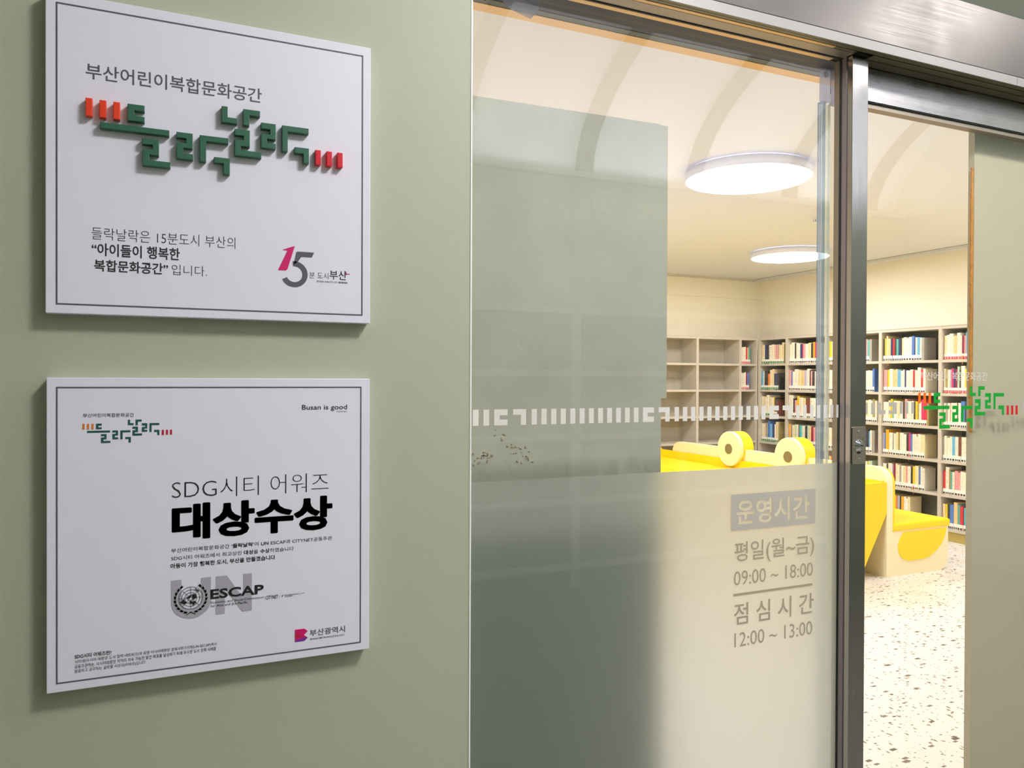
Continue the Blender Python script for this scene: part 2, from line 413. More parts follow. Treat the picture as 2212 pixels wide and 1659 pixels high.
# round ceiling lamps
for i, (x, y) in enumerate(ROOM_LIGHTS):
    lab = ['large round white ceiling lamp nearest the glass', 'smaller looking round ceiling lamp farther back, half hidden by the door frame', 'added unseen round ceiling lamp before the right bookcase, behind the grey door board',
      'round ceiling lamp before the empty bookcase, behind the plaster board', 'round ceiling lamp at the left end of the room, near the glass', 'round ceiling lamp in the far left corner of the room'][i]
    t = thing('ceiling_lamp', (x, y, 2.62), lab, 'lamp', 'round ceiling lamps')
    bm = bmesh.new(); add_prism(bm, cyl_pts(x, y, .36, 64), 2.6205, 2.672, 'z')
    h = mesh_obj('housing', bm, 'lamp_body'); into(h, t)
    for p in h.data.polygons: p.use_smooth = len(p.vertices) == 4
    into(prism('mounting_ring', cyl_pts(x, y, .345, 64), 2.672, 2.6805, 'lamp_halo', axis='z'), t)
    into(prism('diffuser', cyl_pts(x, y, .352, 64), 2.6190, 2.6225, 'lamp_glow', axis='z'), t)
t = thing('smoke_detector', (4.53, 3.2, 2.68), 'small round white detector on the room ceiling between the two lamps', 'detector')
into(prism('body', cyl_pts(4.53, 3.2, .055, 32), 2.645, 2.68, 'fixture_white', axis='z'), t)
bm = bmesh.new()
for k in range(12):
    a = 2*pi*k/12; x, y = 4.53+.052*cos(a), 3.2+.052*sin(a)
    add_prism(bm, [(x+.006*cos(b), y+.006*sin(b)) for b in (0, pi/2, pi, 3*pi/2)], 2.651, 2.664, 'z')
into(mesh_obj('vent_slot', bm, 'gasket'), t)

# ------------------------------------------------------------------ stainless door head and frames
t = thing('door_header', (1.6, -.03, 2.14), 'wide brushed stainless steel header box above the sliding door', 'door header')
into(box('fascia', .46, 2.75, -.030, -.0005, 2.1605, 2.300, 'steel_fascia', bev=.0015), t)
into(box('bottom_lip', .46, 1.812, -.0304, -.020, 2.1405, 2.1600, 'steel_lip'), t)
into(box('bottom_lip', 1.813, 2.75, -.0304, -.020, 2.1405, 2.1600, 'steel_lip'), t)
# underside of the head, strip by strip from the corridor side to the room side
SOF = [('track', -.030, -.0235, 2.1400, 'steel_olive', 2.75), ('track_groove', -.0235, -.0222, 2.1412, 'gasket', 2.75), ('track', -.0222, -.0150, 2.1400, 'steel_olive', 2.75), ('track_groove', -.0150, -.0130, 2.1415, 'gasket', 2.75),
 ('head_strip', -.0130, -.0041, 2.1395, 'steel_warm_reflection', 1.26), ('head_frame', -.0041, .0247, 2.1390, 'steel_taupe', 1.3214), ('head_gasket', .0247, .0290, 2.1375, 'gasket', 1.3214)]
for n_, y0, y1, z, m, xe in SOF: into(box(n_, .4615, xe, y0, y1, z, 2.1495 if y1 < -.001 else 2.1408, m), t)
into(box('track', 1.26, 1.3205, -.0130, -.0041, 2.1398, 2.1408, 'steel_olive'), t)
into(box('track', 1.3680, 2.66, -.0130, .006, 2.1392, 2.1408, 'steel_olive'), t)
into(box('track_groove', 1.3680, 2.66, .006, .0075, 2.1400, 2.1408, 'gasket'), t)
into(box('track', 1.3680, 2.66, .0075, .031, 2.1375, 2.1408, 'steel_olive'), t)

t = thing('window_1', (.46, .03, 0), None, None); struct(t); del_keys = None
# frame of the fixed pane
into(box('jamb', 1.3199, 1.3222, .0147, .0270, 0, 2.139, 'steel_mauve'), t)
into(box('jamb_gasket', 1.3190, 1.3222, .0270, .0312, 0, 2.1375, 'gasket'), t)
into(box('jamb_inner', 1.3195, 1.3222, .0325, .0465, 0, 2.139, 'steel_taupe'), t)
bm = bmesh.new(); vs = [bm.verts.new(p) for p in ((.46, .03, 0), (1.3192, .03, 0), (1.3192, .03, 2.1395), (.46, .03, 2.1395))]; bm.faces.new(vs)
into(mesh_obj('glass_pane', bm, 'glass_clear'), t)
into(box('frost_film', .461, 1.3188, .0312, .0322, 0, 1.2715, 'frost_film'), t)
into(box('bottom_frame', .46, 1.3195, .004, .06, 0, .10, 'steel_x'), t)

# interior head beam behind the fixed pane
t = thing('head_beam', (.9, .09, 2.14), 'dark underside of the door head inside the glass, with metal strips coloured as warm reflection', 'beam')
into(box('inner_strip', .4615, 1.30, .0312, .043, 2.1385, 2.1408, 'steel_warm_reflection'), t)
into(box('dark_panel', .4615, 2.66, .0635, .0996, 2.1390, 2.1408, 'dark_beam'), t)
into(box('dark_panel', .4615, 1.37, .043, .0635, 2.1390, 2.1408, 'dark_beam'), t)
into(box('olive_strip', .4615, 2.66, .0996, .117, 2.1380, 2.1408, 'olive_lip'), t)
into(box('edge_strip', .4615, 2.66, .117, .1452, 2.1370, 2.1408, 'steel_warm_reflection'), t)

# vertical brush seal with its top bracket, just inside the glass
t = thing('door_seal', (1.33, .08, 0), 'vertical blue grey and white plastic seal strip just inside the glass by the door jamb', 'seal')
into(box('white_edge', 1.3135, 1.3175, .078, .084, 0, 2.058, 'seal_edge'), t)
into(box('blue_strip', 1.3175, 1.3285, .080, .092, 0, 2.066, 'seal_blue'), t)
into(box('pale_strip', 1.3285, 1.3465, .082, .09, 0, 2.062, 'seal_pale'), t)
into(box('pale_rib', 1.338, 1.3405, .079, .0815, 0, 2.062, 'seal_edge'), t)
bm = bmesh.new()
out = [(1.3135, 2.066), (1.3135, 2.174), (1.366, 2.174), (1.366, 2.060), (1.345, 2.060), (1.341, 2.068), (1.331, 2.062), (1.326, 2.066)]
add_prism(bm, out, .0785, .083)
into(mesh_obj('top_bracket', bm, 'clip_plastic'), t)
into(prism('bolt_hole', cyl_pts(1.3275, 2.126, .0068, 20), .0778, .0786, 'print_slate'), t)
into(box('bracket_ridge', 1.3405, 1.3415, .0775, .0786, 2.085, 2.17, 'seal_white'), t)

# clear plastic guide clip at the top left of the pane
t = thing('guide_clip', (.53, .06, 2.13), 'small clear plastic guide clip at the top left of the glass pane', 'clip')
into(prism('body', [(.541, 2.145), (.541, 2.128), (.555, 2.114), (.600, 2.103), (.603, 2.109), (.613, 2.1125), (.613, 2.135), (.600, 2.150)], .060, .0695, 'clip_plastic', bev=.001), t)
into(prism('groove', [(.552, 2.139), (.608, 2.1265), (.608, 2.1245), (.552, 2.137)], .0593, .0601, 'seal_blue'), t)
t = thing('dark_bracket', (.48, .06, 2.14), 'dark angled metal bracket tip in the top left corner of the glass', 'bracket')
into(prism('plate', [(.462, 2.16), (.462, 2.122), (.508, 2.112), (.520, 2.124), (.524, 2.16)], .058, .0615, 'steel_olive', bev=.0008), t)

# grey plaster board behind the fixed pane
t = thing('plaster_panel', (.7, .12, 0), 'grey stained plaster board standing behind the left glass pane', 'panel')
bm = bmesh.new()
add_prism(bm, [(.462, 0), (.925, 0), (.925, 1.411), (.9385, 1.411), (.9385, 1.9705), (.9195, 1.9705), (.9195, 1.9725), (.462, 1.9675)], .121, .14)
into(mesh_obj('board', bm, 'plaster_board'), t)
bm = bmesh.new()
for (cx, cz, n) in ((.535, 1.305, 16), (.515, 1.292, 6), (.60, 1.318, 12), (.565, 1.345, 6), (.62, 1.30, 10), (.50, 1.31, 6)):
    for k in range(n):
        x, z = cx+random.gauss(0, .010), cz+random.gauss(0, .006); r = random.uniform(.0006, .0022)
        a = random.random()*3; pts = [(x+r*(1+random.random())*cos(a+b), z+r*(.6+random.random()*.6)*sin(a+b)) for b in (0, 1.2, 2.4, 3.7, 5)]
        add_prism(bm, pts, .1195, .1212)
into(tag(mesh_obj('plaster_crumbs', bm, 'shelf_back'), kind='stuff'), t)

# ------------------------------------------------------------------ sliding door leaf
D = bpy.data.objects.new('door_1', None); D.location = (1.366, .03, 0); COL.objects.link(D); struct(D)
into(box('stile', 1.3222, 1.3675, .0, .046, 0, 2.1378, 'steel_z', bev=.0008), D)
into(box('top_rail', 1.3675, 2.60, .034, .062, 2.0650, 2.139, 'steel_x'), D)
into(box('rail_gasket', 1.3675, 2.60, .036, .048, 2.0625, 2.0650, 'gasket'), D)
into(box('rail_bead', 1.367, 2.60, .040, .060, 2.0525, 2.0625, 'steel_taupe'), D)
bm = bmesh.new(); bm.faces.new([bm.verts.new(p) for p in ((1.367, .05, 0), (2.60, .05, 0), (2.60, .05, 2.055), (1.367, .05, 2.055))])
into(mesh_obj('glass_pane', bm, 'glass_clear'), D)
into(box('bottom_rail', 1.367, 2.60, .036, .062, 0, .10, 'steel_x'), D)
into(box('right_stile', 2.60, 2.66, .0, .06, 0, 2.139, 'steel_z'), D)
# lock
def rrect(x0, x1, z0, z1, r, n=5):
    out = []
    for (cx, cz, a) in ((x1-r, z0+r, -pi/2), (x1-r, z1-r, 0), (x0+r, z1-r, pi/2), (x0+r, z0+r, pi)):
        out += [(cx+r*cos(a+pi/2*i/n), cz+r*sin(a+pi/2*i/n)) for i in range(n+1)]
    return out
lock = prism('lock_plate', rrect(1.3262, 1.3655, 1.2705, 1.3505, .004), -.0022, .0, 'steel_taupe', bev=.0006); into(lock, D)
def sub(o, par):
    o.parent = par; o.matrix_parent_inverse = par.matrix_parent_inverse.inverted() if False else Matrix.Identity(4); return o
def frustum(name, cx, cz, r0, r1, y0, y1, m, n=24, wav=0):
    bm = bmesh.new()
    A = [bm.verts.new((cx+r0*(1+wav*(i % 2))*cos(2*pi*i/n), y0, cz+r0*(1+wav*(i % 2))*sin(2*pi*i/n))) for i in range(n)]
    B = [bm.verts.new((cx+r1*cos(2*pi*i/n), y1, cz+r1*sin(2*pi*i/n))) for i in range(n)]
    bm.faces.new(A); bm.faces.new(B[::-1])
    for i in range(n): bm.faces.new((A[i], A[(i+1) % n], B[(i+1) % n], B[i]))
    bmesh.ops.recalc_face_normals(bm, faces=bm.faces[:])
    return mesh_obj(name, bm, m)
for z in (1.3395, 1.2815):
    s = sub(frustum('screw', 1.3445, z, .0033, .0024, -.0022, -.0036, 'chrome'), lock)
    sub(flat_polys('screw_slot', [[(1.3431, z-.0005), (1.3459, z-.0005), (1.3459, z+.0005), (1.3431, z+.0005)]], -.0037, 'gasket', None), lock)
sub(frustum('thumb_knob', 1.3450, 1.3105, .0128, .0070, -.0022, -.0105, 'chrome', 28, .05), lock)
sub(flat_polys('key_slot', [[(1.3405, 1.3105), (1.3425, 1.3125), (1.349, 1.3110), (1.349, 1.3098), (1.3425, 1.3090)]], -.0107, 'gasket', None), lock)
sub(flat_polys('oval_badge', [[(1.3445+.0062*cos(2*pi*i/24), 1.2952+.0024*sin(2*pi*i/24)) for i in range(24)]], -.0024, 'gasket', None), lock)
sub(flat_polys('turn_mark', [[(1.3425, 1.3285), (1.3450, 1.3285), (1.3450, 1.3275), (1.3440, 1.3262), (1.3435, 1.3275), (1.3425, 1.3275)],
    [(1.3430, 1.3300), (1.3462, 1.3300), (1.3462, 1.3294), (1.3430, 1.3294)], [(1.3558, 1.3252), (1.3600, 1.3262), (1.3600, 1.3256), (1.3580, 1.3250), (1.3572, 1.3230), (1.3566, 1.3230)]], -.0024, 'gasket', None), lock)

# grey board behind the door glass with a torn tape edge
t = thing('door_board', (2.2, .09, 0), 'tall plain grey board behind the right side of the sliding door glass', 'panel')
into(box('board', 1.8345, 2.60, .088, .104, 0, 2.10, 'door_board'), t)
pts = []; z = 1.320
while z < 1.980: pts.append((1.8262+random.uniform(-.0016, .0014), z)); z += random.uniform(.004, .012)
into(prism('torn_tape_edge', [(1.8345, 1.320)] + [(1.8345, 1.980)] + pts[::-1], .089, .093, 'torn_tape'), t)

# ------------------------------------------------------------------ vinyl on the glass
YG = .0290
t = thing('glass_stripes', (.8, .029, 1.383), 'row of small pale vinyl bars and hooked letter shapes across the left glass pane', 'decal', 'vinyl stripe band across the glass')
Z0, Z1 = 1.3690, 1.3966
def bar(x, w=.0103, z0=Z0, z1=Z1): return [(x, z0), (x+w, z0), (x+w, z1), (x, z1)]
def hook_c(x, w=.025): return [(x, Z0), (x+w, Z0), (x+w, Z0+.0100), (x+.0102, Z0+.0100), (x+.0102, Z1-.0100), (x+w, Z1-.0100), (x+w, Z1), (x, Z1)]
def hook_g(x, w=.025): return [(x, Z1), (x, Z1-.0097), (x+w-.0100, Z1-.0097), (x+w-.0100, Z0), (x+w, Z0), (x+w, Z1)]
X = [[ (.4612, Z0), (.4663, Z0), (.4663, Z1), (.4612, Z1)], bar(.4755), bar(.4950), hook_c(.5150), hook_g(.5508)]
X += [bar(.5866+.01935*i) for i in range(12)] + [hook_c(.8198), hook_g(.8555)]
X += [bar(.8920+.01953*i) for i in range(12)] + [hook_c(1.1274), hook_g(1.1629)]
X += [bar(1.1995+.0193*i, .0095) for i in range(5)] + [[(1.2950, Z0), (1.3040, Z0), (1.3040, Z1), (1.2950, Z1)]]
for p in X: into(flat_polys('vinyl_bar', [p], YG, 'vinyl_frost', None), t)
into(flat_polys('vinyl_bar', [[(1.3125, Z0), (1.3190, Z0), (1.3190, Z1), (1.3125, Z1)]], YG, 'vinyl_frost', None), t)
tag(t, group=None)
# opening hours
t = thing('opening_hours', (1.14, .029, 1.07), 'grey opening hours lettering on the frosted glass under a grey title box', 'sign')
def cutout(body, x0, x1, z0, z1, bx0, bx1, bz0, bz1, y, m, off):
    """title box with the letters cut out of it (constrained triangulation, letter triangles dropped)"""
    V, F = text_verts(body, off)
    ax, bx = min(v[0] for v in V), max(v[0] for v in V); az, bz = min(v[1] for v in V), max(v[1] for v in V)
    P = [Vector(((a-ax)/(bx-ax)*(x1-x0)+x0, (c-az)/(bz-az)*(z1-z0)+z0)) for a, c in V]
    P = [p*100 for p in P]
    cnt = {}
    for f in F:
        for a, c in zip(f, f[1:]+f[:1]): k = (min(a, c), max(a, c)); cnt[k] = cnt.get(k, 0)+1
    E = [k for k, n in cnt.items() if n == 1]; n = len(P)
    P2 = P + [Vector((x*100, z*100)) for x, z in ((bx0, bz0), (bx1, bz0), (bx1, bz1), (bx0, bz1))]
    E += [(n, n+1), (n+1, n+2), (n+2, n+3), (n+3, n)]
    ov, oe, of, *_ = delaunay_2d_cdt(P2, E, [], 1, 1e-5)
    tris = [(P[f[0]], P[f[i]], P[f[i+1]]) for f in F for i in range(1, len(f)-1)]
    def inside(q):
        for a, b, c in tris:
            d1 = (b-a).cross(q-a); d2 = (c-b).cross(q-b); d3 = (a-c).cross(q-c)
            if (d1 >= 0 and d2 >= 0 and d3 >= 0) or (d1 <= 0 and d2 <= 0 and d3 <= 0): return True
        return False
    FF = [f for f in of if not inside((ov[f[0]]+ov[f[1]]+ov[f[2]])/3)]
    m2 = bpy.data.meshes.new('title_box'); m2.from_pydata([(v[0]/100, y, v[1]/100) for v in ov], [], FF); m2.materials.append(MATS[m])
    r = bpy.data.objects.new('title_box', m2); COL.objects.link(r); return r
into(cutout('운영시간', 1.0442, 1.2398, 1.157, 1.207, 1.0308, 1.2548, 1.1460, 1.2190, YG, 'vinyl_grey', .02), t)
text('평일(월~금)', 1.0395, 1.2522, 1.0765, 1.1225, YG, 'vinyl_taupe', t, off=.008)
text('09:00 ~ 18:00', 1.0385, 1.2488, 1.0350, 1.0640, YG, 'vinyl_taupe', t, off=.0)
into(flat_polys('divider_line', [[(1.0373, 1.0140), (1.2475, 1.0140), (1.2475, 1.0190), (1.0373, 1.0190)]], YG, 'vinyl_taupe', None), t)
text('점 심 시 간', 1.0390, 1.2517, .9550, .9990, YG, 'vinyl_taupe', t, off=.008)
text('12:00 ~ 13:00', 1.0405, 1.2482, .9105, .9395, YG, 'vinyl_taupe', t, off=.0)

# the hooked letter logo, in units of metres on the big plaque (x, z)
LOGO = [('o', [(-.101, -.002), (-.093, -.002), (-.093, .022), (-.101, .022)]), ('o', [(-.0845, -.002), (-.0765, -.002), (-.0765, .0215), (-.0845, .0215)]),
 ('o', [(-.068, -.002), (-.060, -.002), (-.060, .0215), (-.068, .0215)]),
 ('r', [(.200, -.032), (.208, -.032), (.208, -.010), (.200, -.010)]), ('r', [(.2165, -.032), (.2245, -.032), (.2245, -.010), (.2165, -.010)]), ('r', [(.2325, -.032), (.2405, -.032), (.2405, -.010), (.2325, -.010)]),
 ('g', [(-.051, .0215), (-.030, .0215), (-.030, .013), (-.0425, .013), (-.0425, .006), (-.030, .006), (-.030, -.0015), (-.051, -.0015)]),
 ('g', [(-.084, -.008), (.001, -.008), (.001, -.016), (-.084, -.016)]),
 ('g', [(-.033, -.023), (-.012, -.023), (-.012, -.045), (-.024, -.045), (-.024, -.052), (.0025, -.052), (.0025, -.060), (-.0325, -.060), (-.0325, -.037), (-.020, -.037), (-.020, -.031), (-.033, -.031)]),
 ('g', [(.010, -.0085), (.031, -.0085), (.031, -.030), (.019, -.030), (.019, -.0375), (.0315, -.0375), (.0315, -.0455), (.010, -.0455), (.010, -.023), (.0225, -.023), (.0225, -.0165), (.010, -.0165)]),
 ('g', [(.040, -.009), (.078, -.009), (.078, -.017), (.0485, -.017), (.0485, -.046), (.040, -.046)]),
 ('g', [(.059, -.0375), (.080, -.0375), (.080, -.0605), (.0715, -.0605), (.0715, -.0457), (.059, -.0457)]),
 ('g', [(.069, .036), (.077, .036), (.077, .021), (.090, .021), (.090, .013), (.069, .013)]),
 ('g', [(.098, .036), (.121, .036), (.121, .0275), (.1065, .0275), (.1065, .0125), (.098, .0125)]),
 ('g', [(.0865, .006), (.107, .006), (.107, -.018), (.095, -.018), (.095, -.0235), (.123, -.0235), (.123, -.032), (.0865, -.032), (.0865, -.009), (.0985, -.009), (.0985, -.003), (.0865, -.003)]),
 ('g', [(.1225, .020), (.143, .020), (.143, -.003), (.131, -.003), (.131, -.0085), (.143, -.0085), (.143, -.0165), (.1225, -.0165), (.1225, .004), (.135, .004), (.135, .011), (.1225, .011)]),
 ('g', [(.152, .020), (.190, .020), (.190, .0115), (.160, .0115), (.160, -.018), (.152, -.018)]),
 ('g', [(.170, -.0095), (.1905, -.0095), (.1905, -.032), (.1825, -.032), (.1825, -.0185), (.170, -.0185)])]
def logo_map(x0, x1, zc):
    k = (x1-x0)/.3415
    return lambda p: (x0+(p[0]+.101)*k, zc+p[1]*k)

# door glass decals
YD = .0490
t = thing('door_logo', (1.77, .049, 1.4), 'green, orange and red hooked letter logo with small pale title on the sliding door glass', 'decal')
text('부산어린이복합문화공간', 1.5981, 1.8326, 1.4500, 1.4705, YD, 'vinyl_frost', t, off=-.004)
T = logo_map(1.5903, 1.9483, 1.3985)
for c, p in LOGO:
    into(flat_polys('logo_piece', [[T(q) for q in p]], YD, {'o': 'vinyl_orange', 'r': 'vinyl_red', 'g': 'vinyl_green'}[c], None), t)
t = thing('door_stripes', (1.5, .049, 1.386), 'row of grey vinyl bars on the sliding door glass beside the logo', 'decal')
z0, z1 = 1.3731, 1.3994
dp = [[(1.4196, z0), (1.4290, z0), (1.4290, z1), (1.4196, z1)], [(1.4391, z0), (1.4488, z0), (1.4488, z1), (1.4391, z1)],
 [(1.4600, z0), (1.4845, z0), (1.4845, z0+.0092), (1.4698, z0+.0092), (1.4698, z1), (1.4600, z1)],
 [(1.4945, z0), (1.5210, z0), (1.5210, z1), (1.4945, z1), (1.4945, 1.3904), (1.5088, 1.3904), (1.5088, 1.3817), (1.4945, 1.3817)]]
dp += [[(x, z0), (x+.0094, z0), (x+.0094, z1), (x, z1)] for x in (1.5296, 1.5485, 1.5675)] + [[(x, z0), (x+.0094, z0), (x+.0094, z1), (x, z1)] for x in (1.962, 1.981, 2.0)]
for p in dp: into(flat_polys('vinyl_bar', [p], YD, 'vinyl_grey', None), t)

# ------------------------------------------------------------------ plaques
YP = -.02; YT = -.0204
def border(t, x0, x1, z0, z1, w):
    into(flat_polys('border_line', [[(x0, z0), (x1, z0), (x1, z0+w), (x0, z0+w)], [(x0, z1-w), (x1, z1-w), (x1, z1), (x0, z1)],
      [(x0, z0+w), (x0+w, z0+w), (x0+w, z1-w), (x0, z1-w)], [(x1-w, z0+w), (x1, z0+w), (x1, z1-w), (x1-w, z1-w)]], YT, 'print_grey', None), t)
t = thing('wall_plaque', (.068, 0, 1.75), 'upper white square plaque on the green wall, with raised green and red letters', 'sign')
into(box('panel', -.1483, .2853, YP, 0, 1.5345, 1.9600, 'plaque_white', bev=.0009), t)
border(t, -.1362, .2735, 1.5462, 1.9462, .0019)
text('부산어린이복합문화공간', -.1014, .1242, 1.8508, 1.8718, YT, 'print_grey', t, off=.006)
for c, p in LOGO:
    b = prism('raised_letter', [(x, z+1.8) for x, z in p], -.030, -.0199, {'o': 'raised_orange', 'r': 'raised_red', 'g': 'raised_green'}[c], bev=.0007)
    into(b, t)
text('들락날락은 15분도시 부산의', -.0944, .0883, 1.6358, 1.6522, YT, 'print_black', t, off=-.014)
text('“아이들이 행복한', -.0944, .0146, 1.6140, 1.6312, YT, 'print_black', t, off=.014)
text('복합문화공간”', -.0914, -.0004, 1.5930, 1.6090, YT, 'print_black', t, off=.014)
text('입니다.', .0043, .0501, 1.5936, 1.6080, YT, 'print_black', t, off=-.014)
into(flat_polys('emblem', [[(.1477, 1.6088), (.1588, 1.6090), (.1612, 1.6110), (.1717, 1.6460), (.1632, 1.6430), (.1535, 1.6390), (.1610, 1.6384)]], YT, 'print_magenta', None), t)
def ann(cx, cz, r0, r1, a0, a1, n=26):
    return [(cx+r1*cos(a0+(a1-a0)*i/n), cz+r1*sin(a0+(a1-a0)*i/n)) for i in range(n+1)] + [(cx+r0*cos(a0+(a1-a0)*i/n), cz+r0*sin(a0+(a1-a0)*i/n)) for i in range(n, -1, -1)]
into(flat_polys('emblem', [[(.1740, 1.6374), (.1760, 1.6382), (.1999, 1.6382), (.1965, 1.6306), (.1812, 1.6306), (.1765, 1.6235), (.1700, 1.6180)],
    ann(.1712, 1.6042, .0118, .0193, radians(-155), radians(98))], YT, 'print_slate', None), t)
text('분 도시', .1930, .2211, 1.5995, 1.6090, YT, 'print_black', t, off=-.012)
text('부산', .2231, .2490, 1.5993, 1.6135, YT, 'print_black', t, off=.004)
into(flat_polys('emblem', [[(.2475, 1.6085), (.2535, 1.6085), (.2535, 1.6095), (.2485, 1.6095), (.2485, 1.6125), (.2475, 1.6125)]], YT-.0002, 'print_magenta', None), t)
text('FIFTEEN-MINUTE CITY', .2037, .2360, 1.5941, 1.5967, YT, 'print_grey', t)
text('BUSAN', .2370, .2498, 1.5943, 1.5969, YT, 'print_black', t, off=.02)

t = thing('wall_plaque', (.068, 0, 1.24), 'lower white plaque on the green wall, printed with bold black award lettering', 'sign')
into(box('panel', -.1472, .2850, YP, 0, 1.0296, 1.4490, 'plaque_white', bev=.0009), t)
border(t, -.1360, .2722, 1.0410, 1.4368, .0018)
text('부산어린이복합문화공간', -.1046, -.0430, 1.3956, 1.4010, YT, 'print_grey', t, off=.006)
T = logo_map(-.1052, .0049, 1.3800)
cols = {'o': 'print_orange', 'r': 'print_crimson', 'g': 'print_pine'}
for k in 'org':
    into(flat_polys('printed_logo', [[T(q) for q in p] for c, p in LOGO if c == k], YT, cols[k], None), t)
text('Busan is good', .1827, .2500, 1.4000, 1.4095, YT, 'print_black', t, off=.004)
text('부산이라 좋다', .2342, .2498, 1.3976, 1.4000, YT, 'print_black', t)
text('SDG시티 어워즈', .0050, .2223, 1.2785, 1.3068, YT, 'print_heavy', t, off=-.018)
text('대상수상', .0046, .2282, 1.2205, 1.2719, YT, 'print_heavy', t, off=.02, fat=.024)
text([('부산어린이복합문화공간 ', 0.), ('‘들락날락’', .02), ('이 ', 0.), ('UN', .012), (' ESCAP과 CITYNET공동주관', 0.)], .0040, .2276, 1.2036, 1.2099, YT, 'print_black', t)
text([('SDG시티 어워즈에서 최고상인 ', 0.), ('대상', .02), ('을 ', 0.), ('수상', .02), ('하였습니다', 0.)], .0040, .1709, 1.1926, 1.1988, YT, 'print_black', t)
text('아동이 가장 행복한 도시, 부산을 만들겠습니다', .0031, .1445, 1.1812, 1.1885, YT, 'print_heavy', t, off=.018)
U = [(.0040, 1.1647), (.0172, 1.1647), (.0172, 1.1330)] + [(.0300+.0128*cos(a), 1.1330-.0118*sin(a)) for a in [pi-k*pi/12 for k in range(13)]] + [(.0428, 1.1647), (.0560, 1.1647), (.0560, 1.1325)] + \
    [(.0300+.0260*cos(a), 1.1325-.0240*sin(a)) for a in [k*pi/16 for k in range(17)]] + [(.0040, 1.1325)]
into(flat_polys('printed_letter', [U], YT, 'print_pale', None), t)
into(flat_polys('printed_letter', [[(.0625, 1.1100), (.0745, 1.1100), (.0745, 1.1470), (.0985, 1.1100), (.1116, 1.1100), (.1116, 1.1647), (.1000, 1.1647), (.1000, 1.1290), (.0775, 1.1647), (.0625, 1.1647)]], YT, 'print_pale', None), t)
text('ESCAP', .0552, .1283, 1.1328, 1.1468, YT-.0003, 'print_heavy', t, off=.028)
text('Economic and Social Commission', .0557, .1281, 1.1264, 1.1296, YT-.0003, 'print_black', t)
text('for Asia and the Pacific', .0555, .1059, 1.1213, 1.1248, YT-.0003, 'print_black', t)
text('CITYNET', .1314, .1485, 1.1236, 1.1291, YT, 'print_black', t, off=.01)
text('SEOUL METROPOLITAN', .1580, .1781, 1.1262, 1.1280, YT, 'print_black', t, off=.01)
text('GOVERNMENT', .1580, .1700, 1.1242, 1.1258, YT, 'print_black', t, off=.01)
text('CITYNET', .1812, .1868, 1.1268, 1.1280, YT, 'print_black', t, off=.01)
into(flat_polys('emblem', [[(x, 1.1235), (x+.00025, 1.1235), (x+.00025, 1.1290), (x, 1.1290)] for x in (.1297, .1503, .1797)] +
     [[(.1522, 1.1278), (.1540, 1.1262), (.1566, 1.1292), (.1556, 1.1262), (.1540, 1.1245), (.1536, 1.1262)]], YT, 'print_black', None), t)
# globe and wreath emblem
def emblem(t, cx, cz, r):
    P = []; w = .00030
    for q in (.25, .5, .75, 1.0):
        P += [ann(cx, cz, r*q-w, r*q+w, 2*pi*k/40, 2*pi*(k+1)/40, 1) for k in range(40)]
    for k in range(8):
        a = k*pi/4; d = (cos(a), sin(a)); n_ = (-d[1]*w*.8, d[0]*w*.8); i0 = r*.12
        P.append([(cx+d[0]*i0-n_[0], cz+d[1]*i0-n_[1]), (cx+d[0]*r-n_[0], cz+d[1]*r-n_[1]), (cx+d[0]*r+n_[0], cz+d[1]*r+n_[1]), (cx+d[0]*i0+n_[0], cz+d[1]*i0+n_[1])])
    into(flat_polys('emblem', P, YT-.0003, 'print_heavy', None), t)
    lands = [[(-.30, .12), (-.12, .20), (-.05, .30), (.05, .12), (-.04, .02), (-.16, -.06), (-.26, .0), (-.42, .10)],
             [(.06, .30), (.22, .34), (.36, .28), (.50, .30), (.44, .12), (.50, -.02), (.36, -.06), (.28, -.16), (.16, -.04), (.08, .08), (.14, .18)],
             [(-.14, -.30), (.02, -.26), (.14, -.34), (.26, -.30), (.42, -.34), (.46, -.50), (.34, -.54), (.28, -.66), (.16, -.62), (.12, -.48), (-.02, -.46)],
             [(-.92, -.26), (-.74, -.20), (-.66, -.06), (-.52, -.12), (-.50, -.24), (-.34, -.30), (-.30, -.40), (-.52, -.50), (-.66, -.44), (-.80, -.40)],
             [(.38, .88), (.50, .72), (.62, .66), (.76, .54), (.70, .52), (.56, .58), (.44, .66), (.36, .78)]]
    into(flat_polys('emblem', [[(cx+a*r, cz+b*r) for a, b in l] for l in lands], YT-.0005, 'print_heavy', None), t)
    L = []
    for s in (-1, 1):
        for k in range(9):
            a = radians(-78 + k*15.5); rr = r*1.30
            bx, bz = cx+s*rr*cos(a), cz+rr*sin(a)*1.0-.0004
            for side in (-1, 1):
                ta = a + pi/2 + side*.42; l = r*.40; wd = r*.085
                ex, ez = bx+s*l*cos(ta)+s*side*-.0*r, bz+l*sin(ta)
                ox, oz = -side*r*.07*cos(a)*-s, side*r*.07*sin(a)
                nx, nz = -sin(ta)*wd, cos(ta)*wd
                mx, mz = (bx+ex)/2+ox, (bz+ez)/2+oz
                L.append([(bx+ox, bz+oz), (mx+s*nx, mz+nz), (ex+ox, ez+oz), (mx-s*nx, mz-nz)])
        L.append([(cx-s*.0006, cz-r*1.22), (cx+s*r*.42, cz-r*1.48), (cx+s*r*.36, cz-r*1.52), (cx-s*.0012, cz-r*1.27)])
    into(flat_polys('emblem', L, YT-.0004, 'print_heavy', None), t)
emblem(t, .0294, 1.1376, .0157)
into(flat_polys('city_logo', [[(.1731, 1.0738), (.1868, 1.0738), (.1917, 1.0695), (.1862, 1.0645), (.1731, 1.0645)], [(.1731, 1.0645), (.1862, 1.0645), (.1900, 1.0610), (.1731, 1.0575)]], YT, 'print_magenta', None), t)
